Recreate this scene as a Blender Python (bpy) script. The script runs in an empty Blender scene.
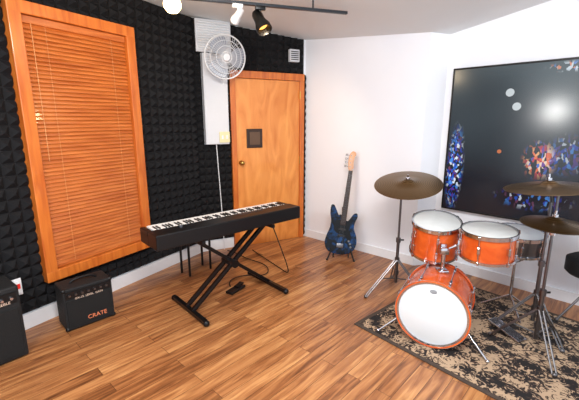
import bpy, bmesh, math, random
from mathutils import Vector, Matrix, Quaternion, Euler
random.seed(4)
S=bpy.context.scene
COL=S.collection
try:
    S.view_settings.view_transform='Standard'
except Exception: pass

# ------------------------------------------------------------------ materials
def srgb(r,g,b):
    def f(c):
        c/=255.
        return c/12.92 if c<=.04045 else ((c+.055)/1.055)**2.4
    return (f(r),f(g),f(b),1)
def newmat(name):
    m=bpy.data.materials.new(name);m.use_nodes=True
    return m,m.node_tree,m.node_tree.nodes['Principled BSDF']
def mat(name,col,rough=.5,metal=0,em=None,ems=0,noise=.08,nscale=30,bump=0,coat=0,spec=.5):
    m,t,b=newmat(name)
    n=t.nodes.new('ShaderNodeTexNoise');n.inputs['Scale'].default_value=nscale;n.inputs['Detail'].default_value=4
    tc=t.nodes.new('ShaderNodeTexCoord');t.links.new(tc.outputs['Object'],n.inputs['Vector'])
    mx=t.nodes.new('ShaderNodeMix');mx.data_type='RGBA'
    mx.inputs[6].default_value=tuple(c*(1-noise) for c in col[:3])+(1,)
    mx.inputs[7].default_value=tuple(min(1,c*(1+noise)) for c in col[:3])+(1,)
    t.links.new(n.outputs['Fac'],mx.inputs[0]);t.links.new(mx.outputs[2],b.inputs['Base Color'])
    b.inputs['Roughness'].default_value=rough;b.inputs['Metallic'].default_value=metal
    b.inputs['Coat Weight'].default_value=coat;b.inputs['Specular IOR Level'].default_value=spec
    if em: b.inputs['Emission Color'].default_value=em;b.inputs['Emission Strength'].default_value=ems
    if bump:
        bp=t.nodes.new('ShaderNodeBump');bp.inputs['Strength'].default_value=bump;bp.inputs['Distance'].default_value=.01
        t.links.new(n.outputs['Fac'],bp.inputs['Height']);t.links.new(bp.outputs['Normal'],b.inputs['Normal'])
    return m
def wood(name,c1,c2,scale=(3,3,30),rough=.4,nsc=1.6,axis=None,coat=.2,dist=.6,lo=.3,hi=.7):
    m,t,b=newmat(name)
    tc=t.nodes.new('ShaderNodeTexCoord');mp=t.nodes.new('ShaderNodeMapping');mp.inputs['Scale'].default_value=scale
    t.links.new(tc.outputs['Object'],mp.inputs['Vector'])
    n=t.nodes.new('ShaderNodeTexNoise');n.inputs['Scale'].default_value=nsc;n.inputs['Detail'].default_value=6;n.inputs['Distortion'].default_value=dist
    t.links.new(mp.outputs[0],n.inputs['Vector'])
    r=t.nodes.new('ShaderNodeValToRGB');r.color_ramp.elements[0].position=lo;r.color_ramp.elements[1].position=hi
    r.color_ramp.elements[0].color=c1;r.color_ramp.elements[1].color=c2
    t.links.new(n.outputs['Fac'],r.inputs[0]);t.links.new(r.outputs[0],b.inputs['Base Color'])
    b.inputs['Roughness'].default_value=rough;b.inputs['Coat Weight'].default_value=coat
    return m

M={}
M['wall']=mat('painted_white_wall',srgb(238,242,249),.75,noise=.015,nscale=6)
M['ceil']=mat('painted_ceiling',srgb(224,228,230),.85,noise=.02,nscale=5)
M['base']=mat('white_trim_paint',srgb(236,238,242),.45,noise=.02)
M['foam']=mat('charcoal_acoustic_foam',srgb(17,17,20),.8,noise=.25,nscale=60,spec=.3)
M['trim']=wood('orange_pine_trim',srgb(180,86,26),srgb(214,122,48),(14,14,1.6),.35)
M['blind']=wood('wood_blind_slat',srgb(168,82,28),srgb(204,116,52),(2,20,20),.4)
M['door']=wood('birch_door',srgb(206,120,48),srgb(234,158,82),(4,4,1.1),.35,1.5,dist=1.6,lo=.3,hi=.7)
M['black']=mat('black_plastic',srgb(13,13,15),.4,spec=.35)
M['blackm']=mat('black_powder_coat',srgb(14,14,16),.35,.3)
M['blackt']=mat('black_tolex',srgb(15,15,17),.7,bump=.5,nscale=250)
M['grill']=mat('speaker_grille_cloth',srgb(12,12,13),.85,bump=.6,nscale=400)
M['white']=mat('white_plastic',srgb(225,228,232),.35,noise=.02)
M['duct']=mat('white_painted_metal',srgb(208,211,217),.45,noise=.03)
M['key']=mat('ivory_key',srgb(240,240,238),.25,noise=.01)
M['chrome']=mat('chrome',srgb(200,200,206),.15,1,noise=.02)
M['steel']=mat('dull_steel',srgb(110,108,110),.3,1,noise=.02)
M['head']=mat('coated_drum_head',srgb(222,228,232),.5,noise=.015)
M['clearhead']=mat('worn_drum_head',srgb(196,200,200),.4,noise=.16,nscale=12)
M['rubber']=mat('rubber',srgb(15,15,15),.8)
M['orange']=wood('orange_lacquered_maple',srgb(188,70,20),srgb(220,100,38),(5,5,5),.22,1.8,coat=.5,dist=.8,lo=.3,hi=.7)
m,t,b=newmat('cymbal_bronze')
tc=t.nodes.new('ShaderNodeTexCoord');w=t.nodes.new('ShaderNodeTexWave');w.wave_type='RINGS';w.rings_direction='Z';w.inputs['Scale'].default_value=22;w.inputs['Distortion'].default_value=.6
t.links.new(tc.outputs['Object'],w.inputs['Vector'])
r=t.nodes.new('ShaderNodeValToRGB');r.color_ramp.elements[0].color=srgb(92,70,44);r.color_ramp.elements[1].color=srgb(138,108,72)
t.links.new(w.outputs['Fac'],r.inputs[0]);t.links.new(r.outputs[0],b.inputs['Base Color'])
b.inputs['Metallic'].default_value=.9;b.inputs['Roughness'].default_value=.32
M['bronze']=m
# floor
m,t,b=newmat('laminate_oak_planks')
tc=t.nodes.new('ShaderNodeTexCoord');mp=t.nodes.new('ShaderNodeMapping');mp.inputs['Rotation'].default_value=(0,0,math.radians(-47))
t.links.new(tc.outputs['Object'],mp.inputs['Vector'])
br=t.nodes.new('ShaderNodeTexBrick');br.inputs['Scale'].default_value=1;br.inputs['Brick Width'].default_value=1.05;br.inputs['Row Height'].default_value=.10
br.inputs['Mortar Size'].default_value=.0014;br.inputs['Color1'].default_value=(0,0,0,1);br.inputs['Color2'].default_value=(1,1,1,1);br.inputs['Mortar'].default_value=(.5,.5,.5,1)
br.offset=.37;br.offset_frequency=2
t.links.new(mp.outputs[0],br.inputs['Vector'])
mp2=t.nodes.new('ShaderNodeMapping');mp2.inputs['Scale'].default_value=(1.8,20,1)
t.links.new(mp.outputs[0],mp2.inputs['Vector'])
ad=t.nodes.new('ShaderNodeVectorMath');ad.operation='ADD'
sc=t.nodes.new('ShaderNodeVectorMath');sc.operation='SCALE';sc.inputs['Scale'].default_value=37
t.links.new(br.outputs['Color'],sc.inputs[0]);t.links.new(mp2.outputs[0],ad.inputs[0]);t.links.new(sc.outputs[0],ad.inputs[1])
n=t.nodes.new('ShaderNodeTexNoise');n.inputs['Scale'].default_value=1.4;n.inputs['Detail'].default_value=8;n.inputs['Distortion'].default_value=1.0
t.links.new(ad.outputs[0],n.inputs['Vector'])
ma=t.nodes.new('ShaderNodeMath');ma.operation='MULTIPLY_ADD';ma.inputs[1].default_value=.40
t.links.new(br.outputs['Color'],ma.inputs[0])
m2=t.nodes.new('ShaderNodeMath');m2.operation='MULTIPLY_ADD';m2.inputs[1].default_value=1.7;m2.inputs[2].default_value=-.58
t.links.new(n.outputs['Fac'],m2.inputs[0]);t.links.new(m2.outputs[0],ma.inputs[2])
r=t.nodes.new('ShaderNodeValToRGB')
e=r.color_ramp.elements
e[0].position=.02;e[0].color=srgb(92,54,30);e[1].position=.95;e[1].color=srgb(206,152,98)
x=e.new(.34);x.color=srgb(144,90,52);x=e.new(.6);x.color=srgb(174,118,72)
t.links.new(ma.outputs[0],r.inputs[0])
mx=t.nodes.new('ShaderNodeMix');mx.data_type='RGBA';mx.inputs[7].default_value=srgb(70,40,22)
t.links.new(br.outputs['Fac'],mx.inputs[0]);t.links.new(r.outputs[0],mx.inputs[6]);t.links.new(mx.outputs[2],b.inputs['Base Color'])
b.inputs['Roughness'].default_value=.30
M['floor']=m
# rug
m,t,b=newmat('patterned_rug_wool')
tc=t.nodes.new('ShaderNodeTexCoord')
ab=t.nodes.new('ShaderNodeVectorMath');ab.operation='ABSOLUTE';t.links.new(tc.outputs['Object'],ab.inputs[0])
v=t.nodes.new('ShaderNodeTexVoronoi');v.inputs['Scale'].default_value=11;v.feature='SMOOTH_F1'
t.links.new(ab.outputs[0],v.inputs['Vector'])
n=t.nodes.new('ShaderNodeTexNoise');n.inputs['Scale'].default_value=18;n.inputs['Detail'].default_value=3;n.inputs['Distortion'].default_value=3
t.links.new(ab.outputs[0],n.inputs['Vector'])
s_=t.nodes.new('ShaderNodeMath');s_.operation='MULTIPLY_ADD';s_.inputs[1].default_value=.5
t.links.new(v.outputs['Distance'],s_.inputs[0]);t.links.new(n.outputs['Fac'],s_.inputs[2])
r=t.nodes.new('ShaderNodeValToRGB');r.color_ramp.interpolation='LINEAR'
e=r.color_ramp.elements;e[0].position=.66;e[0].color=srgb(24,20,20);e[1].position=.80;e[1].color=srgb(178,152,124)
x=e.new(.735);x.color=srgb(66,48,40)
t.links.new(s_.outputs[0],r.inputs[0]);t.links.new(r.outputs[0],b.inputs['Base Color']);b.inputs['Roughness'].default_value=.95
M['rug']=m
M['rugedge']=mat('rug_border',srgb(70,58,50),.95,noise=.5,nscale=40)
m,t,b=newmat('blue_burst_lacquer')
tc=t.nodes.new('ShaderNodeTexCoord');n=t.nodes.new('ShaderNodeTexNoise');n.inputs['Scale'].default_value=9;n.inputs['Detail'].default_value=5;n.inputs['Distortion'].default_value=1.5
t.links.new(tc.outputs['Object'],n.inputs['Vector'])
r=t.nodes.new('ShaderNodeValToRGB');r.color_ramp.elements[0].position=.44;r.color_ramp.elements[0].color=srgb(4,8,18);r.color_ramp.elements[1].position=.68;r.color_ramp.elements[1].color=srgb(22,72,130)
t.links.new(n.outputs['Fac'],r.inputs[0]);t.links.new(r.outputs[0],b.inputs['Base Color']);b.inputs['Roughness'].default_value=.12;b.inputs['Specular IOR Level'].default_value=.25
M['blue']=m
M['rosewood']=mat('rosewood_fretboard',srgb(50,38,34),.6,spec=.2)
M['maple']=mat('maple_neck',srgb(200,140,90),.4)
# screen: dark night scene, coloured lights in regions; upper grey is painted-in reflection
m,t,b=newmat('screen_image_with_reflection')
N=t.nodes;LK=t.links
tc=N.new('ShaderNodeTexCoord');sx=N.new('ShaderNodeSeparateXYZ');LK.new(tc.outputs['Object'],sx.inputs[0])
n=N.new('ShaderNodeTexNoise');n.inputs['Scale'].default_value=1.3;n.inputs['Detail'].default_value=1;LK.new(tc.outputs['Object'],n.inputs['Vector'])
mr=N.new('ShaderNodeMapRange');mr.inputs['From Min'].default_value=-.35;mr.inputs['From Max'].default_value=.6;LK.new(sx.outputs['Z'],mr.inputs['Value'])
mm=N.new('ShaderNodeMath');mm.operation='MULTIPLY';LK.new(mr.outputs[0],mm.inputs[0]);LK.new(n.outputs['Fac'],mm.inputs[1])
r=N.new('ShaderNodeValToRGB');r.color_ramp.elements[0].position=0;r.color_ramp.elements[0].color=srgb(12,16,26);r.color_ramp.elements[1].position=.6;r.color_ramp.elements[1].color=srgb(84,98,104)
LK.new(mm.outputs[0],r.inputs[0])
def region(cx_,cz_,rx,rz):
    mp_=N.new('ShaderNodeMapping');mp_.inputs['Location'].default_value=(-cx_/rx,0,-cz_/rz);mp_.inputs['Scale'].default_value=(1/rx,0,1/rz)
    LK.new(tc.outputs['Object'],mp_.inputs[0])
    ln=N.new('ShaderNodeVectorMath');ln.operation='LENGTH';LK.new(mp_.outputs[0],ln.inputs[0])
    q=N.new('ShaderNodeMapRange');q.interpolation_type='SMOOTHSTEP';q.inputs['From Min'].default_value=1.15;q.inputs['From Max'].default_value=.4;LK.new(ln.outputs['Value'],q.inputs['Value'])
    return q.outputs[0]
def dots(scale,thr,ramp,seedoff,mask,strength):
    mp_=N.new('ShaderNodeMapping');mp_.inputs['Location'].default_value=(seedoff,0,seedoff*.7);mp_.inputs['Scale'].default_value=(1,0,.6);LK.new(tc.outputs['Object'],mp_.inputs[0])
    wn=N.new('ShaderNodeTexNoise');wn.inputs['Scale'].default_value=14;LK.new(mp_.outputs[0],wn.inputs['Vector'])
    ad_=N.new('ShaderNodeVectorMath');ad_.operation='MULTIPLY_ADD';ad_.inputs[1].default_value=(.06,.06,.06);LK.new(wn.outputs['Color'],ad_.inputs[0]);LK.new(mp_.outputs[0],ad_.inputs[2])
    v_=N.new('ShaderNodeTexVoronoi');v_.inputs['Scale'].default_value=scale;LK.new(ad_.outputs[0],v_.inputs['Vector'])
    sc_=N.new('ShaderNodeSeparateColor');LK.new(v_.outputs['Color'],sc_.inputs[0])
    rp=N.new('ShaderNodeValToRGB');rp.color_ramp.interpolation='CONSTANT'
    while len(rp.color_ramp.elements)<len(ramp): rp.color_ramp.elements.new(.5)
    for i,cc_ in enumerate(ramp): rp.color_ramp.elements[i].position=i/len(ramp);rp.color_ramp.elements[i].color=cc_
    LK.new(sc_.outputs[1],rp.inputs[0])
    gt=N.new('ShaderNodeMath');gt.operation='GREATER_THAN';gt.inputs[1].default_value=thr;LK.new(sc_.outputs[0],gt.inputs[0])
    a_=N.new('ShaderNodeMath');a_.operation='MULTIPLY';LK.new(gt.outputs[0],a_.inputs[0]);LK.new(mask,a_.inputs[1])
    b_=N.new('ShaderNodeMath');b_.operation='MULTIPLY';b_.inputs[1].default_value=strength;LK.new(a_.outputs[0],b_.inputs[0])
    vm=N.new('ShaderNodeVectorMath');vm.operation='SCALE';LK.new(rp.outputs[0],vm.inputs[0]);LK.new(b_.outputs[0],vm.inputs['Scale'])
    return vm.outputs[0]
acc=r.outputs[0]
blue=[srgb(20,60,190),srgb(70,150,240),srgb(230,240,255),srgb(90,40,150),srgb(120,60,90),srgb(20,90,210)]
warm=[srgb(230,110,60),srgb(235,170,110),srgb(190,40,60),srgb(110,60,150),srgb(240,210,190),srgb(70,110,200)]
for o_ in (dots(64,.4,blue,3.1,region(-1.01,-.26,.085,.42),1.0),
           dots(52,.4,warm,7.7,region(-.31,-.13,.13,.17),1.0),
           dots(52,.5,blue,2.7,region(-.12,-.08,.16,.17),.5),
           dots(52,.6,blue,1.3,region(-.33,-.48,.30,.10),.6),
           dots(52,.4,[srgb(220,120,60),srgb(70,120,200),srgb(200,210,220)],5.3,region(-.16,.62,.19,.045),.9),
           dots(14,.6,blue,9.3,region(.5,-.1,.5,.5),.3)):
    s2=N.new('ShaderNodeVectorMath');s2.operation='ADD';LK.new(acc,s2.inputs[0]);LK.new(o_,s2.inputs[1]);acc=s2.outputs[0]
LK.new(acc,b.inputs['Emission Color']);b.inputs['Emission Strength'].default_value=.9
b.inputs['Base Color'].default_value=(.01,.01,.012,1);b.inputs['Roughness'].default_value=.18
M['screen']=m
def emis(name,c,s):
    return mat(name,(0.02,0.02,0.02,1),.3,em=c,ems=s)
M['bkw']=emis('glowing_white',srgb(205,215,220),.85)
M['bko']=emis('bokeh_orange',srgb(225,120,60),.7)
M['bulb']=emis('glowing_bulb',srgb(255,215,150),14)
M['glow']=emis('spot_lamp_glow',srgb(255,180,90),2.5)
M['red']=mat('red_plastic',srgb(200,30,25),.4,em=srgb(220,30,20),ems=.3)
M['label']=mat('printed_label_ink',srgb(225,200,180),.5)
M['labelr']=mat('orange_label_ink',srgb(225,130,90),.5)
M['darkglass']=mat('window_glass',srgb(120,66,30),.15)
M['brass']=mat('brass',srgb(190,150,80),.3,1)

# ------------------------------------------------------------------ helpers
def empty(name,loc=(0,0,0),rot=(0,0,0)):
    e=bpy.data.objects.new(name,None);COL.objects.link(e);e.location=loc;e.rotation_euler=rot;e.empty_display_size=.1
    return e
def fin(name,bm,m,parent=None,smooth=False,matrix=None,ang=35):
    me=bpy.data.meshes.new(name);bmesh.ops.recalc_face_normals(bm,faces=bm.faces);bm.to_mesh(me);bm.free()
    for mm in (m if isinstance(m,(list,tuple)) else [m]): me.materials.append(mm)
    o=bpy.data.objects.new(name,me);COL.objects.link(o)
    if smooth:
        for p in me.polygons:p.use_smooth=True
        try: me.set_sharp_from_angle(angle=math.radians(ang))
        except Exception: pass
    if parent: o.parent=parent
    if matrix is not None: o.matrix_basis=matrix
    return o
def abox(bm,c,s,rot=None,bev=0,mi=0):
    r=bmesh.ops.create_cube(bm,size=1);vs=r['verts']
    Mx=Matrix.Translation(c)@((rot or Euler((0,0,0))).to_matrix().to_4x4())@Matrix.Diagonal((*s,1))
    bmesh.ops.transform(bm,matrix=Mx,verts=vs)
    fs={f for v_ in vs for f in v_.link_faces}
    for f in fs:f.material_index=mi
    if bev:
        es=list({e for v_ in vs for e in v_.link_edges})
        bmesh.ops.bevel(bm,geom=es,offset=bev,segments=2,profile=.5,affect='EDGES')
def acyl(bm,p1,p2,r1,r2=None,seg=14,mi=0,caps=True):
    p1=Vector(p1);p2=Vector(p2);d=p2-p1;L=d.length
    if L<1e-6:return
    q=Vector((0,0,1)).rotation_difference(d.normalized()).to_matrix().to_4x4()
    r=bmesh.ops.create_cone(bm,cap_ends=caps,segments=seg,radius1=r1,radius2=r1 if r2 is None else r2,depth=L)
    bmesh.ops.transform(bm,matrix=Matrix.Translation((p1+p2)/2)@q,verts=r['verts'])
    for f in {f for v_ in r['verts'] for f in v_.link_faces}:f.material_index=mi
def asph(bm,c,r,mi=0,sc=(1,1,1),seg=16):
    q=bmesh.ops.create_uvsphere(bm,u_segments=seg,v_segments=seg//2+2,radius=r)
    bmesh.ops.transform(bm,matrix=Matrix.Translation(c)@Matrix.Diagonal((*sc,1)),verts=q['verts'])
    for f in {f for v_ in q['verts'] for f in v_.link_faces}:f.material_index=mi
def alathe(bm,prof,seg=48,mx=None,mi=0,closed=False):
    rings=[]
    mx=mx or Matrix.Identity(4)
    for (r,z) in prof:
        if r<1e-5: rings.append([bm.verts.new(mx@Vector((0,0,z)))])
        else: rings.append([bm.verts.new(mx@Vector((r*math.cos(2*math.pi*i/seg),r*math.sin(2*math.pi*i/seg),z))) for i in range(seg)])
    pairs=list(zip(rings[:-1],rings[1:]))
    if closed: pairs.append((rings[-1],rings[0]))
    for a,b_ in pairs:
        for i in range(seg):
            j=(i+1)%seg
            if len(a)==1 and len(b_)==1: continue
            if len(a)==1: f=bm.faces.new((a[0],b_[i],b_[j]))
            elif len(b_)==1: f=bm.faces.new((a[i],a[j],b_[0]))
            else: f=bm.faces.new((a[i],a[j],b_[j],b_[i]))
            f.material_index=mi
def box(parent,name,c,s,m,rot=None,bev=0):
    bm=bmesh.new();abox(bm,(0,0,0),s,None,bev)
    mx=Matrix.Translation(c)@((Euler(rot) if rot else Euler((0,0,0))).to_matrix().to_4x4())
    return fin(name,bm,m,parent,False,mx)
def tube(parent,name,pts,r,m,cyc=False):
    cu=bpy.data.curves.new(name,'CURVE');cu.dimensions='3D';cu.bevel_depth=r;cu.bevel_resolution=3
    s=cu.splines.new('NURBS' if len(pts)>3 else 'POLY');s.points.add(len(pts)-1)
    for i,p in enumerate(pts):s.points[i].co=(*p,1)
    if s.type=='NURBS': s.use_endpoint_u=True;s.order_u=4
    s.use_cyclic_u=cyc
    o=bpy.data.objects.new(name,cu);COL.objects.link(o);cu.materials.append(m)
    if parent:o.parent=parent
    return o
def prism(name,pts,z0,z1,m,parent=None):
    bm=bmesh.new()
    n_=len(pts);zz=z1 if isinstance(z1,(list,tuple)) else [z1]*n_
    a=[bm.verts.new((p[0],p[1],z0)) for p in pts];b_=[bm.verts.new((p[0],p[1],zz[i])) for i,p in enumerate(pts)]
    bm.faces.new(a);bm.faces.new(b_)
    for i in range(n_):
        j=(i+1)%n_;bm.faces.new((a[i],a[j],b_[j],b_[i]))
    return fin(name,bm,m,parent)

# ------------------------------------------------------------------ room
A_=(.496,.868)
A0=(-1.995,2.511)
KB=(-1.046,4.172)      # corner between window wall and door wall
K=(.20,4.80)
P1=(1.352,3.749)
P2=(1.56,3.80)
Ddir=(.699,-.715)
D2=(P2[0]+Ddir[0]*3.3,P2[1]+Ddir[1]*3.3)
AB=(A0[0]-A_[0]*3.0,A0[1]-A_[1]*3.0)
def wallseg(name,a,b,za,zb,th=.12,m=None,ext=(0,0)):
    d=Vector((b[0]-a[0],b[1]-a[1]));d.normalize();n_=Vector((-d.y,d.x))
    a=Vector(a)-d*ext[0];b=Vector(b)+d*ext[1]
    pts=[a,b,b+n_*th,a+n_*th]
    return prism(name,[(p.x,p.y) for p in pts],0,[za+.03,zb+.03,zb+.03,za+.03],m or M['wall'])
ZA,ZK0,ZK,ZP1,ZP2,ZD=2.66,2.61,2.51,2.37,2.36,2.85
wallseg('wall_left',AB,KB,ZA,ZK0,ext=(0,.06))
wallseg('wall_door_side',KB,K,ZK0,ZK,ext=(0,.1))
wallseg('wall_back',K,P1,ZK,ZP1,ext=(.1,0),th=.05)
wallseg('wall_return',P1,P2,ZP1,ZP2,th=.05)
wallseg('wall_right',P2,D2,ZP2,ZD,ext=(.05,0))
prism('floor',[AB,(AB[0]+.5,AB[1]-1.5),(D2[0]-.3,D2[1]-1.5),D2,(2.6,4.2),(1.6,5.2),(.1,5.3),(-1.3,4.6),(-2.3,2.8)],-.1,0,M['floor'])
bm=bmesh.new()
cp=[(AB[0],AB[1],ZA),(A0[0],A0[1],2.64),(KB[0],KB[1],ZK0),(K[0],K[1],ZK),(P1[0],P1[1],ZP1),(P2[0],P2[1],ZP2),(2.14,3.21,2.50),(D2[0],D2[1],ZD),(1.6,-1,2.75),(-2.2,-1.2,2.7)]
vs=[bm.verts.new(p) for p in cp];cc=bm.verts.new((.2,2.9,2.53))
for i in range(len(vs)): bm.faces.new((vs[i],vs[(i+1)%len(vs)],cc))
r=bmesh.ops.extrude_face_region(bm,geom=bm.faces[:])
bmesh.ops.translate(bm,vec=(0,0,.08),verts=[v_ for v_ in r['geom'] if isinstance(v_,bmesh.types.BMVert)])
fin('ceiling',bm,M['ceil'],smooth=True,ang=50)
def bb(name,a,b,h=.1,t=.014,s0=0,s1=0):
    d=Vector((b[0]-a[0],b[1]-a[1]));d.normalize();n_=Vector((d.y,-d.x))
    a=Vector(a)+d*s0;b=Vector(b)-d*s1
    pts=[a,b,b+n_*t,a+n_*t];prism(name,[(p.x,p.y) for p in pts],0,h,M['base'])
bb('baseboard_left',AB,KB,.12,.016)
bb('baseboard_door_side',KB,K,.12,.016,0,1.01)
bb('baseboard_back',K,P1)
bb('baseboard_return',P1,P2)
bb('baseboard_right',P2,D2)

rA=math.atan2(A_[1],A_[0]);rB=math.atan2(K[1]-KB[1],K[0]-KB[0]);rD=math.atan2(Ddir[1],Ddir[0])
# ------------------------------------------------------------------ acoustic foam
def foam(name,origin,rot,rects,cell=.085,h=.05):
    bm=bmesh.new()
    for (x0,x1,z0,z1f) in rects:
        nx=max(1,round((x1-x0)/cell));
        for i in range(nx):
            xa=x0+(x1-x0)*i/nx;xb=x0+(x1-x0)*(i+1)/nx
            zt=z1f if not callable(z1f) else z1f((xa+xb)/2)
            nz=max(1,round((zt-z0)/cell))
            for j in range(nz):
                za=z0+(zt-z0)*j/nz;zb=z0+(zt-z0)*(j+1)/nz
                g=.012
                q=[bm.verts.new(p) for p in ((xa,-g,za),(xb,-g,za),(xb,-g,zb),(xa,-g,zb))]
                xm,zm=(xa+xb)/2,(za+zb)/2;e_=.006
                t_=[bm.verts.new((xm+sx_*e_,-h,zm+sz_*e_)) for sx_,sz_ in ((-1,-1),(1,-1),(1,1),(-1,1))]
                for k in range(4): bm.faces.new((q[k],q[(k+1)%4],t_[(k+1)%4],t_[k]))
                bm.faces.new(t_)
        zt=z1f if not callable(z1f) else min(z1f(x0),z1f(x1))
        abox(bm,((x0+x1)/2,-.007,(z0+zt)/2),(x1-x0,.013,zt-z0))
    o=fin(name,bm,M['foam']);o.location=(*origin,0);o.rotation_euler=(0,0,rot);return o
zc=lambda x:2.64-.015*x-.005
foam('acoustic_foam_panels',A0,rA,[(-2.6,.165,.13,zc),(.165,1.12,.13,.35),(.165,1.12,2.32,zc),(1.12,1.913,.13,zc)])
LB=math.hypot(K[0]-KB[0],K[1]-KB[1])
zcb=lambda x:ZK0-(ZK0-ZK)*x/LB-.005
foam('acoustic_foam_panels',KB,rB,[(.0,.40,.13,1.275),(.0,.08,1.275,2.26),(.35,.40,1.275,2.26),(.40,1.36,2.10,zcb),(.0,.40,2.26,zcb),(1.355,1.39,.02,2.1)])

# ------------------------------------------------------------------ window with blinds
W=empty('window_1',(A0[0],A0[1],0),(0,0,rA))
x0,x1,z0,z1=.145,1.125,.325,2.34;fw=.085
yf=-.045
def fr(n,c,s): box(W,n,c,s,M['trim'],bev=.006)
fr('casing_left',(x0+fw/2,yf,(z0+z1)/2),(fw,.088,z1-z0))
fr('casing_right',(x1-fw/2,yf,(z0+z1)/2),(fw,.088,z1-z0))
fr('casing_top',((x0+x1)/2,yf-.001,z1-fw/2),(x1-x0,.088,fw))
fr('casing_bottom',((x0+x1)/2,yf-.001,z0+fw/2),(x1-x0,.088,fw))
box(W,'pane',((x0+x1)/2,-.008,(z0+z1)/2),(x1-x0-.1,.006,z1-z0-.1),M['darkglass'])
bm=bmesh.new()
bx0,bx1=x0+fw+.004,x1-fw-.004;bz0,bz1=z0+fw+.03,z1-fw-.055
ns=60
for i in range(ns):
    z=bz0+(bz1-bz0)*(i+.5)/ns
    for k,(dz,an) in enumerate(((.0085,-38),(-.0085,-18))):
        abox(bm,((bx0+bx1)/2,-.050-(.0 if k==0 else .0055),z+dz),(bx1-bx0,.0022,.0215),Euler((math.radians(an),0,0)))
fin('slats',bm,M['blind'],W)
box(W,'head_rail',((x0+x1)/2,-.045,z1-fw-.028),(bx1-bx0,.04,.05),M['blind'],bev=.004)
box(W,'bottom_rail',((x0+x1)/2,-.045,z0+fw+.014),(bx1-bx0,.03,.022),M['blind'],bev=.004)
bm=bmesh.new()
for fx in (.18,.82): acyl(bm,(bx0+(bx1-bx0)*fx,-.075,bz0),(bx0+(bx1-bx0)*fx,-.075,bz1),.0013,seg=6)
acyl(bm,(bx0+.05,-.078,1.25),(bx0+.05,-.078,bz1),.0025,seg=6)
fin('ladder_cords',bm,mat('tan_cord',srgb(205,140,85),.6),W)

# ------------------------------------------------------------------ door
Dr=empty('door_1',(KB[0],KB[1],0),(0,0,rB))
dx0,dx1=.392,1.352;dw=.062
box(Dr,'slab',((dx0+dx1)/2,-.02,1.0+.008),(dx1-dx0-2*dw,.03,2.015),M['door'],bev=.002)
for n_,c_,s_ in (('casing_left',(dx0+dw/2,-.03,1.045),(dw,.055,2.09)),('casing_right',(dx1-dw/2,-.03,1.045),(dw,.055,2.09)),('casing_top',((dx0+dx1)/2,-.0305,2.05+.01),(dx1-dx0,.056,dw+.02))):
    box(Dr,n_,c_,s_,M['trim'],bev=.005)
box(Dr,'peephole_frame',(.68,-.042,1.335),(.20,.02,.225),mat('dark_bronze',srgb(50,30,16),.4,.1),bev=.006)
box(Dr,'peephole_glass',(.68,-.054,1.335),(.13,.006,.15),mat('smoked_glass',srgb(92,66,44),.3))
bm=bmesh.new();acyl(bm,(.505,-.035,1.05),(.505,-.045,1.05),.03);acyl(bm,(.505,-.045,1.05),(.505,-.075,1.05),.011);asph(bm,(.505,-.09,1.05),.027,sc=(1,.8,1));fin('knob',bm,M['brass'],Dr,True)
bm=bmesh.new()
for z in (.25,1.05,1.85): acyl(bm,(dx1-dw,-.06,z-.045),(dx1-dw,-.06,z+.045),.008)
fin('hinges',bm,M['brass'],Dr,True)

V=empty('exit_vent_box',(KB[0],KB[1],0),(0,0,rB))
box(V,'body',(1.19,-.08,2.30),(.13,.05,.14),M['duct'],bev=.005)
bm=bmesh.new()
for i in range(5): abox(bm,(1.19,-.107,2.255+i*.022),(.1,.006,.01))
fin('louvres',bm,M['black'],V)

V=empty('wall_vent',(KB[0],KB[1],0),(0,0,rB))
box(V,'flange',(.215,-.075,2.425),(.385,.03,.33),M['duct'],bev=.006)
bm=bmesh.new()
for i in range(12): abox(bm,(.215,-.096,2.29+i*.0245),(.34,.014,.012),Euler((math.radians(35),0,0)))
fin('louvres',bm,M['white'],V)
V=empty('wall_duct_cover',(KB[0],KB[1],0),(0,0,rB))
box(V,'cover',(.215,-.06,1.765),(.27,.09,.97),M['duct'],bev=.008)
V=empty('wall_thermostat',(KB[0],KB[1],0),(0,0,rB))
box(V,'plate',(.29,-.112,1.36),(.12,.012,.12),mat('cream_plate',srgb(225,215,170),.4),bev=.003)
bm=bmesh.new()
for i in (-1,1): abox(bm,(.29+i*.025,-.12,1.36),(.022,.01,.04),None,.002)
fin('switches',bm,M['white'],V)
def toB(x,y,z):
    c,s=math.cos(rB),math.sin(rB);return (KB[0]+x*c-y*s,KB[1]+x*s+y*c,z)
tube(None,'hanging_power_cable',[toB(.20,-.08,1.29),toB(.21,-.085,1.0),toB(.225,-.08,.7),toB(.24,-.085,.3),toB(.24,-.1,.02)],.005,M['white'])

# wall fan
Fn=empty('wall_fan',(-.672,4.03,2.19))
n_=Vector((.42,-.88,-.14)).normalized()
Fn.rotation_euler=n_.to_track_quat('Z','Y').to_euler()
R=.215
bm=bmesh.new()
def aring(bm,Rr,z,r=.003,seg=48):
    prof=[(Rr+r*math.cos(a),z+r*math.sin(a)) for a in [k*math.pi/3 for k in range(6)]]
    alathe(bm,prof,seg,closed=True)
for Rr,z in ((R,0),(R,.012),(R*.75,.045),(R*.5,.06),(R*.25,.066),(R*.7,-.05)): aring(bm,Rr,z,.007 if Rr==R else .003)
for i in range(48):
    a=2*math.pi*i/48;c_,s_=math.cos(a),math.sin(a);prev=None
    for rr,zz in ((R,.005),(R*.75,.045),(R*.5,.06),(.04,.068)):
        p=(c_*rr,s_*rr,zz)
        if prev:acyl(bm,prev,p,.0019,seg=4)
        prev=p
    prev=None
    if i%2==0:
        for rr,zz in ((R,-.005),(R*.7,-.05),(.05,-.07)):
            p=(c_*rr,s_*rr,zz)
            if prev:acyl(bm,prev,p,.0016,seg=4)
            prev=p
fin('cage',bm,M['white'],Fn,True)
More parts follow.
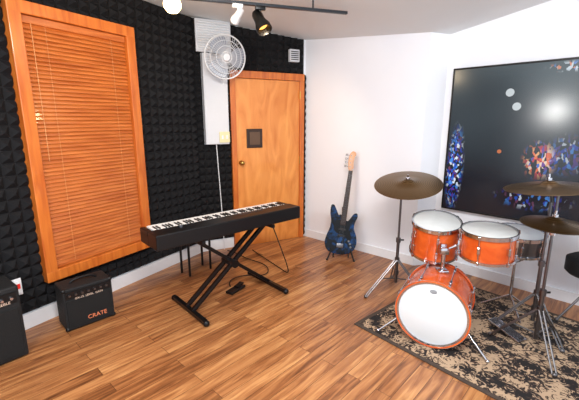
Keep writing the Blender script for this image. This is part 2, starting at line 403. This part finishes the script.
bm=bmesh.new();alathe(bm,[(0,.074),(.035,.072),(.04,.06),(.04,-.02),(.055,-.06),(.055,-.14),(.04,-.16),(0,-.165)]);fin('motor_hub',bm,M['white'],Fn,True)
bm=bmesh.new()
for k in range(3):
    prev=None
    for i in range(9):
        rr=.035+.165*i/8
        w_=.55+.45*math.sin(math.pi*min(1,i/8*.8+.15))
        a0=k*2*math.pi/3-w_*.75;a1=k*2*math.pi/3+w_*.75
        row=[]
        for j in range(5):
            a=a0+(a1-a0)*j/4;row.append(bm.verts.new((rr*math.cos(a),rr*math.sin(a),-.012+.042*j/4)))
        if prev:
            for j in range(4):bm.faces.new((prev[j],row[j],row[j+1],prev[j+1]))
        prev=row
fin('blades',bm,mat('fan_blade_grey',srgb(150,158,172),.3),Fn,True)
hubw=Vector((-.672,4.03,2.19))-n_*.12
wp=Vector(toB(.31,-.09,2.05))
bm=bmesh.new();acyl(bm,hubw,wp+Vector((0,0,.02)),.016);acyl(bm,wp+Vector((0,0,-.12)),wp+Vector((0,0,.06)),.03)
o=fin('mount_arm',bm,M['white'],None,True);o.parent=Fn;bpy.context.view_layer.update();o.matrix_parent_inverse=Fn.matrix_world.inverted()

# ------------------------------------------------------------------ track lighting + bulb
ta=Vector((-.70,2.97,2.43));tb=Vector((.484,3.34,2.43));td=(tb-ta).normalized();ta2=ta-td*.8
Tk=empty('track_light')
bm=bmesh.new();ang=math.atan2(td.y,td.x);mid=(ta2+tb)/2
abox(bm,mid,((tb-ta2).length,.03,.022),Euler((0,0,ang)),.002)
for k in (.15,.5,.85):
    p=ta2.lerp(tb,k);acyl(bm,p,(p.x,p.y,2.56),.007)
fin('rail',bm,mat('grey_rail',srgb(50,54,60),.4,.5),Tk)
def spot(px,dirv,m,name,L=.11,r0=.028,r1=.045):
    p=Vector(px);d=Vector(dirv).normalized()
    bm=bmesh.new()
    top=ta2+td*((p-ta2).dot(td));top.z=2.42
    abox(bm,(top.x,top.y,2.41),(.08,.03,.035),Euler((0,0,ang)),.003)
    acyl(bm,(top.x,top.y,2.40),p-d*L*.3,.008)
    q=d.to_track_quat('Z','Y').to_matrix().to_4x4();mx=Matrix.Translation(p)@q
    alathe(bm,[(0,-L*.6),(r0*.8,-L*.6),(r0,-L*.45),(r0*1.05,0),(r1,L*.35),(r1,L*.6),(r1*.9,L*.6),(r0*.9,0),(0,0)],24,mx)
    fin(name,bm,m,Tk,True)
    bm=bmesh.new();alathe(bm,[(0,L*.3),(r1*.75,L*.25),(r0*.9,0.01)],20,mx);fin(name+'_lamp',bm,M['glow'],Tk,True)
spot((-.23,3.12,2.31),(.25,-.25,-.5),M['blackm'],'black_spot_head',.15,.042,.062)
spot((-.40,3.065,2.34),(-.5,.6,-.5),M['white'],'white_spot_head',.1,.025,.035)

Bl=empty('ceiling_bulb',(-.80,2.72,2.325))
bm=bmesh.new();alathe(bm,[(0,-.06),(.033,-.054),(.055,-.028),(.060,0),(.048,.033),(.024,.058),(.016,.075)],24);fin('glass_bulb',bm,M['bulb'],Bl,True)
bm=bmesh.new();alathe(bm,[(0,.065),(.022,.065),(.024,.12),(.024,.14),(.055,.17),(.055,.245),(0,.245)],24);fin('socket',bm,M['white'],Bl,True)

# ------------------------------------------------------------------ keyboard
kang=math.atan2(.665,.747)
Kb=empty('digital_piano',(-.507,2.955,0),(0,0,kang))
L=1.36;zt=.770;zb=.655
bm=bmesh.new()
abox(bm,(0,-.07,(zt+zb)/2),(L,.16,zt-zb),None,.008)
abox(bm,(0,.08,(zb+.735)/2),(L,.16,.735-zb),None,.006)
for s_ in (-1,1): abox(bm,(s_*(L/2-.02),.085,.74),(.04,.15,.05),None,.006)
fin('case',bm,M['black'],Kb)
bm=bmesh.new();kw=(L-.10)/52
for i in range(52): abox(bm,(-L/2+.05+kw*(i+.5),.085,.754),(kw*.95,.145,.026),None,.0015)
fin('white_keys',bm,M['key'],Kb)
bm=bmesh.new()
for i in range(51):
    if (i%7) in (0,1,3,4,5): abox(bm,(-L/2+.05+kw*(i+1),.055,.770),(kw*.42,.08,.010),None,.002)
fin('black_keys',bm,M['black'],Kb)
bm=bmesh.new()
for i in range(8): abox(bm,(.1+i*.03,-.04,zt+.001),(.018,.01,.004))
acyl(bm,(-.45,-.05,zt),(-.45,-.05,zt+.012),.012)
fin('buttons',bm,mat('grey_buttons',srgb(70,70,75),.5),Kb)
St=empty('keyboard_stand',(-.507,2.955,0),(0,0,kang))
bm=bmesh.new()
xl,xr=-.38,.43
def abar(p1,p2,w=.03,t=.03):
    p1=Vector(p1);p2=Vector(p2);d=(p2-p1)
    q=d.to_track_quat('Z','Y').to_euler();abox(bm,(p1+p2)/2,(w,t,d.length),q,.003)
fy=.04
for x in (xl,xr):
    abar((x,-.26+fy,.03),(x,.28+fy,.03),.036,.036)
    for y in (-.27+fy,.29+fy): asph(bm,(x,y,.026),.026)
for dy in (-.05,.05):
    abar((xl,fy+dy,.04),(.36,fy+dy,.625),.034);abar((xr,fy-dy*.3,.04),(-.32,fy-dy*.3,.625),.034)
for x in (-.32,.36): abar((x,-.15,.637),(x,.16,.637),.03,.03)
acyl(bm,(.02,fy-.09,.345),(.02,fy+.09,.345),.035)
fin('frame',bm,M['blackm'],St,False)

Pd=empty('sustain_pedal',(-.50,3.14,0),(0,0,math.radians(60)))
bm=bmesh.new();abox(bm,(0,0,.014),(.20,.08,.024),None,.006);abox(bm,(.05,0,.038),(.09,.05,.012),Euler((0,-.15,0)),.004);fin('pedal_body',bm,M['black'],Pd)
tube(None,'pedal_cable',[(-.56,3.2,.012),(-.62,3.35,.01),(-.45,3.5,.01),(-.25,3.42,.01),(-.2,3.6,.012),(-.3,3.8,.01),(-.5,3.9,.01),(-.62,4.1,.01),(-.75,4.18,.01)],.005,M['rubber'])
tube(None,'keyboard_power_cable',[(-.2,3.3,.70),(-.12,3.33,.45),(-.02,3.4,.15),(.0,3.45,.012),(-.1,3.65,.01),(-.3,3.95,.01),(-.45,4.2,.01)],.005,M['rubber'])
Bn=empty('folding_stool',(-.98,3.60,0),(0,0,math.radians(50)))
bm=bmesh.new();abox(bm,(0,0,.40),(.34,.22,.05),None,.015)
for sx_ in (-1,1):
    for sy_ in (-1,1): acyl(bm,(sx_*.13,sy_*.07,0),(sx_*.13,sy_*.07,.38),.012)
fin('stool_body',bm,M['blackm'],Bn)

# ------------------------------------------------------------------ guitar amp
Am=empty('guitar_amplifier',(-1.65,2.44,0),(0,0,math.radians(46)))
w_,d_,h_=.345,.21,.33
box(Am,'cabinet',(w_/2,d_/2,h_/2+.008),(w_,d_,h_),M['blackt'],bev=.01)
box(Am,'grille',(w_/2,-.003,.14),(w_-.03,.012,.215),M['grill'],bev=.003)
box(Am,'control_panel',(w_/2,-.003,.29),(w_-.03,.01,.055),M['blackm'])
bm=bmesh.new()
for i in range(7): acyl(bm,(.04+i*.043,-.008,.29),(.04+i*.043,-.022,.29),.010,.008)
fin('knobs',bm,M['steel'],Am,True)
bm=bmesh.new()
for x in (0.01,w_-.01):
    for z in (.02,h_-.003):asph(bm,(x,.012,z),.018)
fin('corner_caps',bm,M['black'],Am,True)
tube(Am,'handle',[(.08,.1,h_+.01),(.09,.1,h_+.035),(.17,.1,h_+.04),(.25,.1,h_+.035),(.265,.1,h_+.01)],.009,M['black'])
def text(parent,name,body,size,loc,rot,m,ext=.001):
    cu=bpy.data.curves.new(name,'FONT');cu.body=body;cu.size=size;cu.extrude=ext;cu.align_x='CENTER';cu.align_y='CENTER'
    cu.materials.append(m);o=bpy.data.objects.new(name,cu);COL.objects.link(o);o.parent=parent;o.location=loc;o.rotation_euler=rot;return o
text(Am,'logo','CRATE',.045,(w_*.62,-.0115,.075),(math.pi/2,0,0),M['labelr'])
text(Am,'panel_text','GX-15  LEVEL  GAIN',.022,(w_/2,-.0095,.255),(math.pi/2,0,0),M['label'],.0005)
Sp=empty('keyboard_amplifier',(-1.752,2.183,0),(0,0,math.radians(52)))
w_,d_,h_=.46,.26,.50
box(Sp,'cabinet',(-w_/2,d_/2,h_/2+.01),(w_,d_,h_),M['blackt'],bev=.012)
box(Sp,'grille',(-w_/2,-.003,.2),(w_-.04,.012,.33),M['grill'],bev=.004)
box(Sp,'control_panel',(-w_/2,-.004,.44),(w_-.04,.01,.07),M['blackm'])
bm=bmesh.new()
for i in range(8): acyl(bm,(-.05-i*.05,-.008,.44),(-.05-i*.05,-.026,.44),.012,.009)
fin('knobs',bm,M['chrome'],Sp,True)
text(Sp,'panel_text','BASS  MID  TREBLE',.025,(-.16,-.0105,.412),(math.pi/2,0,0),M['label'],.0005)
Ou=empty('wall_outlet',(A0[0],A0[1],0),(0,0,rA))
box(Ou,'plate',(-.06,-.058,.37),(.085,.012,.125),M['white'],bev=.003)
box(Ou,'surge_adapter',(-.06,-.075,.37),(.05,.03,.08),M['white'],bev=.004)
box(Ou,'red_switch',(-.055,-.092,.385),(.028,.008,.035),M['red'])

# ------------------------------------------------------------------ bass guitar
G=empty('bass_guitar',(.60,4.0,.31))
G.rotation_euler=(Matrix.Rotation(math.radians(-10),3,'Z')@Matrix.Rotation(math.radians(-13),3,'X')@Matrix.Rotation(math.radians(6),3,'Y')).to_euler()
ol=[(-.035,.17),(-.06,.165),(-.09,.215),(-.125,.265),(-.155,.255),(-.155,.18),(-.135,.10),(-.137,.02),(-.165,-.08),(-.168,-.16),(-.125,-.225),(-.03,-.248),(.06,-.238),(.14,-.195),(.172,-.115),(.158,-.03),(.125,.04),(.125,.10),(.145,.165),(.135,.205),(.10,.195),(.06,.13),(.035,.115)]
ol=[(x*1.04,z*1.08) for x,z in ol]
def catmull(P,n=5):
    out=[]
    N_=len(P)
    for i in range(N_):
        p0,p1,p2,p3=[Vector(P[(i+k)%N_]) for k in (-1,0,1,2)]
        for j in range(n):
            t_=j/n
            out.append(.5*((2*p1)+(p2-p0)*t_+(2*p0-5*p1+4*p2-p3)*t_*t_+(-p0+3*p1-3*p2+p3)*t_**3))
    return out
def slab(parent,name,outline,y0,y1,m,bev=.006,sub=5):
    pts=catmull(outline,sub) if sub else [Vector(p) for p in outline]
    bm=bmesh.new();f=bm.faces.new([bm.verts.new((p.x,y0,p.y)) for p in pts])
    r=bmesh.ops.extrude_face_region(bm,geom=[f]);vs=[v_ for v_ in r['geom'] if isinstance(v_,bmesh.types.BMVert)]
    bmesh.ops.translate(bm,vec=(0,y1-y0,0),verts=vs)
    if bev:
        es=[e for e in bm.edges if abs(e.verts[0].co.y-e.verts[1].co.y)<1e-6]
        bmesh.ops.bevel(bm,geom=es,offset=bev,segments=3,profile=.6,affect='EDGES')
    return fin(name,bm,m,parent,True)
slab(G,'body',ol,-.02,.022,M['blue'],.007)
slab(G,'pickguard',[(-.03,.13),(-.09,.10),(-.095,.02),(-.05,-.03),(.02,-.04),(.09,-.10),(.11,-.09),(.10,-.02),(.07,.04),(.06,.09),(.03,.12)],-.0235,-.0195,mat('black_pickguard',srgb(12,14,18),.25,spec=.2),0)
slab(G,'neck',[(-.031,.12),(.031,.12),(.023,.70),(-.023,.70)],-.026,.008,M['maple'],.004,0)
slab(G,'fretboard',[(-.031,.07),(.031,.07),(.023,.695),(-.023,.695)],-.031,-.025,M['rosewood'],0,0)
slab(G,'headstock',[(-.022,.70),(-.035,.74),(-.042,.80),(-.037,.87),(-.01,.915),(.025,.91),(.037,.88),(.022,.85),(.022,.78),(.024,.72)],-.014,.004,M['maple'],.003,4)
bm=bmesh.new()
for i in range(20):
    z=.695-.565*(1-2**(-(i+1)/12))*1.55
    if z>.08: abox(bm,(0,-.0313,z),(.046,.001,.0015))
for i in range(4):
    x=-.018+.012*i;acyl(bm,(x*1.3,-.033,-.155),(x*.8,-.034,.72+.04*i),.0006,seg=5)
fin('strings_and_frets',bm,M['steel'],G)
bm=bmesh.new()
for i in range(4):
    z=.74+.042*i;acyl(bm,(-.03,-.008,z),(-.062,-.008,z+.004),.004);abox(bm,(-.07,-.008,z+.004),(.02,.006,.026),None,.003);acyl(bm,(-.015,-.02,z),(-.015,-.005,z),.006)
abox(bm,(0,-.028,-.165),(.075,.012,.05),None,.003)
for k,(x,z) in enumerate(((.09,-.10),(.11,-.13),(.12,-.165))): acyl(bm,(x,-.022,z),(x,-.04,z),.011)
fin('tuners_and_hardware',bm,M['steel'],G,True)
bm=bmesh.new()
for z in (-.05,.02): abox(bm,(0,-.027,z),(.09,.012,.022),None,.003)
fin('pickups',bm,M['black'],G)
Gs=empty('guitar_stand',(.60,4.02,0),(0,0,math.radians(-10)))
bm=bmesh.new()
acyl(bm,(-.15,-.16,.008),(-.02,.07,.30),.009);acyl(bm,(.15,-.16,.008),(.02,.07,.30),.009);acyl(bm,(0,.19,.008),(0,.07,.30),.009)
acyl(bm,(0,.07,.28),(0.0,.15,.55),.009)
for s_ in (-1,1):
    acyl(bm,(s_*.085,-.04,.13),(s_*.085,-.105,.03),.008);acyl(bm,(s_*.085,-.105,.03),(s_*.085,-.13,.06),.008)
    acyl(bm,(s_*.02,.07,.25),(s_*.085,-.04,.13),.008)
    asph(bm,(s_*.15,-.16,.012),.012)
fin('stand_frame',bm,M['blackm'],Gs,True)

# ------------------------------------------------------------------ television
TV=empty('television',(P2[0],P2[1],0),(0,0,rD))
ta0,ta1,tz0,tz1=.09,2.30,.66,2.03
cx,cz=(ta0+ta1)/2,(tz0+tz1)/2
box(TV,'housing',(cx,-.035,cz),(ta1-ta0-.03,.05,tz1-tz0-.03),M['black'])
for n_,c_,s_ in (('bezel_left',(ta0+.008,-.045,cz),(.016,.05,tz1-tz0)),('bezel_right',(ta1-.008,-.045,cz),(.016,.05,tz1-tz0)),('bezel_top',(cx,-.045,tz1-.008),(ta1-ta0,.05,.016)),('bezel_bottom',(cx,-.045,tz0+.008),(ta1-ta0,.05,.016))):
    box(TV,n_,c_,s_,M['black'],bev=.003)
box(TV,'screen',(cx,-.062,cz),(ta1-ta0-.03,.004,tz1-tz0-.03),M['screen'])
def discs(name,items,m):
    bm=bmesh.new()
    for (a,z,r_) in items:
        q=bmesh.ops.create_circle(bm,cap_ends=True,segments=24,radius=r_)
        bmesh.ops.transform(bm,matrix=Matrix.Translation((a,-.0645-random.random()*.0004,z))@Matrix.Rotation(math.pi/2,4,'X'),verts=q['verts'])
    fin(name,bm,m,TV)
discs('screen_white_discs',[(.60,1.785,.034),(.665,1.665,.034)],M['bkw'])  # two glowing white discs set on the screen
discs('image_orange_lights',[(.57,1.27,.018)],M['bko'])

# ------------------------------------------------------------------ rug
e1=Vector((.65,-.76));e2=Vector((.76,.65));Lc=Vector((.50,2.56))
rc=Lc+e1*1.05+e2*.68
Rg=empty('area_rug',(rc.x,rc.y,0),(0,0,math.atan2(e1.y,e1.x)))
box(Rg,'pile',(0,0,.005),(2.1-.06,1.36-.06,.01),M['rug'],bev=.003)
bm=bmesh.new()
for c_,s_ in (((0,.665,.005),(2.1,.03,.01)),((0,-.665,.005),(2.1,.03,.01)),((1.035,0,.005),(.03,1.3,.01)),((-1.035,0,.005),(.03,1.3,.01))): abox(bm,c_,s_,None,.002)
fin('border',bm,M['rugedge'],Rg)

# ------------------------------------------------------------------ drum kit
ZR=.011
DK=empty('drum_kit')
def drum(name,c,axis,R,H,nl=8,lug=.05,hoopm=None,headm=None,bothm=None,hoopw=.022,shellm=None):
    q=Vector(axis).normalized().to_track_quat('Z','Y').to_matrix().to_4x4();mx=Matrix.Translation(c)@q
    bm=bmesh.new();alathe(bm,[(R,-H/2),(R,H/2)],56);fin(name+'_shell',bm,shellm or M['orange'],DK,True,mx)
    bm=bmesh.new();alathe(bm,[(0,H/2+.008),(R*.97,H/2+.008),(R+.002,H/2+.002),(R+.002,H/2-.008)],56);fin(name+'_top_head',bm,headm or M['head'],DK,True,mx,60)
    bm=bmesh.new();alathe(bm,[(0,-H/2-.006),(R*.98,-H/2-.006),(R+.002,-H/2)],56);fin(name+'_bottom_head',bm,bothm or M['clearhead'],DK,True,mx,60)
    bm=bmesh.new()
    for s_ in (-1,1):
        z=s_*(H/2-.002)
        alathe(bm,[(R+.003,z-hoopw/2),(R+.012,z-hoopw/2),(R+.012,z+hoopw/2+.004*s_),(R+.003,z+hoopw/2+.004*s_)],56,closed=True)
    fin(name+'_hoops',bm,hoopm or M['chrome'],DK,True,mx)
    bm=bmesh.new()
    for i in range(nl):
        a=2*math.pi*(i+.5)/nl;c_,s_=math.cos(a),math.sin(a)
        acyl(bm,(c_*(R+.014),s_*(R+.014),-H/2),(c_*(R+.014),s_*(R+.014),H/2),.0035,seg=6)
        for k in ((-1,1) if H>.2 else (0,)):
            z=k*(H/2-.065);abox(bm,(c_*(R+.008),s_*(R+.008),z),(.022,.018,.05),Euler((0,0,a)),.004)
        for k in (-1,1): abox(bm,(c_*(R+.012),s_*(R+.012),k*(H/2)),(.02,.016,.026),Euler((0,0,a)),.003)
    fin(name+'_lugs',bm,M['chrome'],DK,False,mx)
ax=Vector((-.50,-.865,0)).normalized()
Rb=.230;fc=Vector((.970,2.265,Rb+.014+ZR+.005));bc=fc-ax*.18
drum('bass_drum',bc,ax,Rb,.36,8,hoopm=M['orange'],hoopw=.036)
q=ax.to_track_quat('Z','Y').to_matrix().to_4x4();mx=Matrix.Translation(fc)@q
bm=bmesh.new();alathe(bm,[(Rb-.010,.010),(Rb+.014,.012),(Rb+.016,.018),(Rb-.010,.016)],56,closed=True);fin('bass_drum_counter_hoop',bm,M['chrome'],DK,True,mx)
ux=Vector((0,0,1)).cross(ax).normalized()
bm=bmesh.new()
for s_ in (-1,1):
    b0=bc+ux*s_*(Rb*.87)+Vector((0,0,-.10))+ax*.08;b1=bc+ux*s_*(Rb+.13)+ax*.18;b1.z=ZR+.012
    acyl(bm,b0,b1,.007);asph(bm,b1,.012)
fin('bass_drum_spurs',bm,M['chrome'],DK,True)
bm=bmesh.new();asph(bm,(0,0,0),.016,sc=(1.5,1,.12));fin('bass_drum_badge',bm,mat('grey_print',srgb(140,145,150),.5),DK,True,Matrix.Translation(fc+ax*.010+Vector((0,0,.165)))@Matrix((ux,Vector((0,0,1)),ax)).transposed().to_4x4())
tL=Vector((1.10,2.64,.69));tR=Vector((1.345,2.355,.735))
drum('rack_tom_a',tL,(-.06,-.22,1),.165,.25,6,headm=M['clearhead'])
drum('rack_tom_b',tR,(-.05,-.05,1),.165,.175,6,headm=M['clearhead'])
bm=bmesh.new()
mt=Vector((bc.x+.03,bc.y+.02,bc.z+Rb))
acyl(bm,mt-Vector((0,0,.02)),mt+Vector((0,0,.16)),.014);abox(bm,mt+Vector((0,0,.01)),(.07,.07,.02),None,.004)
hub=mt+Vector((0,0,.16));abox(bm,hub,(.06,.05,.05),None,.006)
for t_,rr in ((tL,.165),(tR,.165)):
    d=(hub-t_);d.z=0;d.normalize();acyl(bm,hub,t_+d*(rr+.01)+Vector((0,0,-.03)),.009);e_=t_+d*(rr+.01);abox(bm,e_+Vector((0,0,-.03)),(.04,.04,.07),None,.005)
fin('tom_mount',bm,M['chrome'],DK,True)
sn=Vector((1.80,2.74,.62))
drum('snare_drum',sn,(.0,-.1,1),.17,.14,8,shellm=M['steel'])
bm=bmesh.new()
for k in range(3):
    a=k*2*math.pi/3+.4;acyl(bm,(sn.x,sn.y,.16),(sn.x+.2*math.cos(a),sn.y+.2*math.sin(a),ZR+.01),.008)
    acyl(bm,(sn.x,sn.y,.44),(sn.x+.17*math.cos(a),sn.y+.17*math.sin(a),.54),.007)
acyl(bm,(sn.x,sn.y,.12),(sn.x,sn.y,.48),.012)
fin('snare_stand',bm,M['chrome'],DK,True)
bp=bc-ax*.24
bm=bmesh.new();r_=math.atan2(-ax.y,-ax.x)
abox(bm,(bp.x-ax.x*.16,bp.y-ax.y*.16,ZR+.03),(.28,.09,.012),Euler((0,math.radians(-8),r_)),.004)
for s_ in (-1,1): acyl(bm,Vector((bp.x,bp.y,ZR))+ux*.06*s_,Vector((bp.x,bp.y,.20))+ux*.05*s_,.008)
acyl(bm,Vector((bp.x,bp.y,.19))+ux*.06,Vector((bp.x,bp.y,.19))-ux*.06,.008)
acyl(bm,(bp.x,bp.y,.19),(bp.x+ax.x*.02,bp.y+ax.y*.02,.31),.005);asph(bm,(bp.x+ax.x*.025,bp.y+ax.y*.025,.31),.025)
fin('bass_pedal',bm,M['chrome'],DK,True)

def cym(name,c,normal,R,parent=DK,bell=.055):
    q=Vector(normal).normalized().to_track_quat('Z','Y').to_matrix().to_4x4();mx=Matrix.Translation(c)@q
    bm=bmesh.new()
    prof=[(.006,.026),(bell*.5,.022),(bell*.85,.010),(bell,.004),(R*.5,-.004),(R*.85,-.014),(R,-.022),(R,-.0235),(R*.85,-.0155),(R*.5,-.0055),(bell,.0025),(bell*.8,.0085),(.006,.0245)]
    alathe(bm,prof,64,closed=True);fin(name,bm,M['bronze'],parent,True,mx,60)
    bm=bmesh.new();alathe(bm,[(0,.07),(.008,.068),(.008,.045),(.018,.043),(.018,.027),(0,.027)],16);fin(name+'_wingnut',bm,M['chrome'],parent,True,mx)
def stand(name,base,height,top=None,boom=None,a0=0,legR=.30,z0=ZR,parent=DK,m='chrome'):
    bx,by=base;bm=bmesh.new()
    acyl(bm,(bx,by,.10),(bx,by,height*.55),.0135);acyl(bm,(bx,by,height*.5),(bx,by,height),.0095)
    for z in (height*.55,.32,.2): acyl(bm,(bx,by,z-.02),(bx,by,z+.02),.021)
    for k in range(3):
        a=a0+k*2*math.pi/3;c_,s_=math.cos(a),math.sin(a)
        px,py=-s_*.012,c_*.012
        for sg in (-1,1):
            acyl(bm,(bx+px*sg,by+py*sg,.33),(bx+c_*legR+px*sg,by+s_*legR+py*sg,z0+.012),.0055,seg=8)
        acyl(bm,(bx,by,.14),(bx+c_*legR*.55,by+s_*legR*.55,.165),.005,seg=8)
        asph(bm,(bx+c_*legR,by+s_*legR,z0+.014),.016)
        abox(bm,(bx+.03,by,height*.55),(.04,.008,.014),None,.002)
    if top: acyl(bm,(bx,by,height),top,.008)
    if boom: acyl(bm,boom,top,.006)
    fin(name,bm,M[m],parent,True)
c=Vector((1.005,3.06,1.035))
cym('ride_cymbal',c,(-.14,-.26,1),.28)
stand('ride_stand',(.97,3.10),.92,(c.x+.0,c.y+.01,c.z+.03),None,math.radians(200),.31,0,m='steel')
c=Vector((1.63,2.26,1.155));cym('crash_cymbal',c,(-.10,.03,1),.25)
stand('crash_stand',(1.80,2.45),1.0,(c.x,c.y,c.z+.03),(1.93,2.60,.94),math.radians(-80),.26,m='steel')
c=Vector((1.67,2.22,.93));cym('hihat_top_cymbal',c,(.0,-.05,1),.185)
cym('hihat_bottom_cymbal',c-Vector((0,0,.05)),(0,.05,-1),.185)
stand('hihat_stand',(1.67,2.22),.80,(c.x,c.y,c.z+.16),None,math.radians(-100),.27,m='steel')
box(DK,'hihat_pedal',(1.60,2.42,.045),(.09,.26,.012),M['chrome'],(math.radians(8),0,math.radians(20)),.003)

Th=empty('drum_throne',(2.30,2.58,0))
bm=bmesh.new();alathe(bm,[(0,.54),(.15,.535),(.18,.515),(.18,.42),(.16,.40),(0,.40)],40);fin('seat',bm,M['blackt'],Th,True)
bm=bmesh.new();acyl(bm,(0,0,.1),(0,0,.4),.014)
for k in range(3):
    a=k*2*math.pi/3+.9;acyl(bm,(0,0,.30),(.2*math.cos(a),.2*math.sin(a),.012),.009);asph(bm,(.2*math.cos(a),.2*math.sin(a),.016),.016)
fin('throne_base',bm,M['steel'],Th,True)

FL=empty('floor_lamp',(-1.33,.71,0))  # added lamp out of view, stood where it glares in the screen
bm=bmesh.new();alathe(bm,[(0,0),(.14,0),(.14,.02),(.012,.03),(.010,1.55),(.03,1.56),(.03,1.58),(0,1.58)],32);fin('pole_and_base',bm,M['blackm'],FL,True)

# ------------------------------------------------------------------ lights
def light(name,kind,loc,energy,col=(1,1,1),size=.2,target=None,parent=None,**kw):
    l=bpy.data.lights.new(name,kind);l.energy=energy;l.color=col
    if kind=='AREA': l.shape='RECTANGLE';l.size=size;l.size_y=kw.get('sy',size)
    else: l.shadow_soft_size=size
    if kind=='SPOT': l.spot_size=kw.get('cone',1.2);l.spot_blend=.6
    o=bpy.data.objects.new(name,l);COL.objects.link(o);o.location=loc
    if target: o.rotation_euler=(Vector(target)-Vector(loc)).to_track_quat('-Z','Y').to_euler()
    if parent:o.parent=parent
    return o
light('added_glare_light','POINT',(0,0,1.70),78,(1,.98,.95),.12,parent=FL)  # light of the added lamp, for the screen glare and fill
light('added_overhead_fill','AREA',(.2,.7,2.62),150,(1,.985,.97),1.2,(.6,2.6,0),sy=.8)  # area light added above the camera to brighten the room, no fixture modelled
light('bulb_light','POINT',(-.80,2.72,2.215),11,(1,.76,.48),.05)
light('track_spot','SPOT',(-.20,3.05,2.22),28,(1,.8,.55),.05,(-.1,4.5,1.2),cone=1.5)
w=bpy.data.worlds.new('World');S.world=w;w.use_nodes=True
bg=w.node_tree.nodes['Background'];bg.inputs[0].default_value=(.84,.91,1,1);bg.inputs[1].default_value=1.5

cam=bpy.data.cameras.new('Camera');co=bpy.data.objects.new('Camera',cam);COL.objects.link(co)
cam.sensor_fit='HORIZONTAL';cam.sensor_width=36;cam.lens=36*365/579
co.location=(0,0,1.55);co.rotation_euler=(math.pi/2-math.atan(80/365),0,0);cam.clip_start=.05
S.camera=co
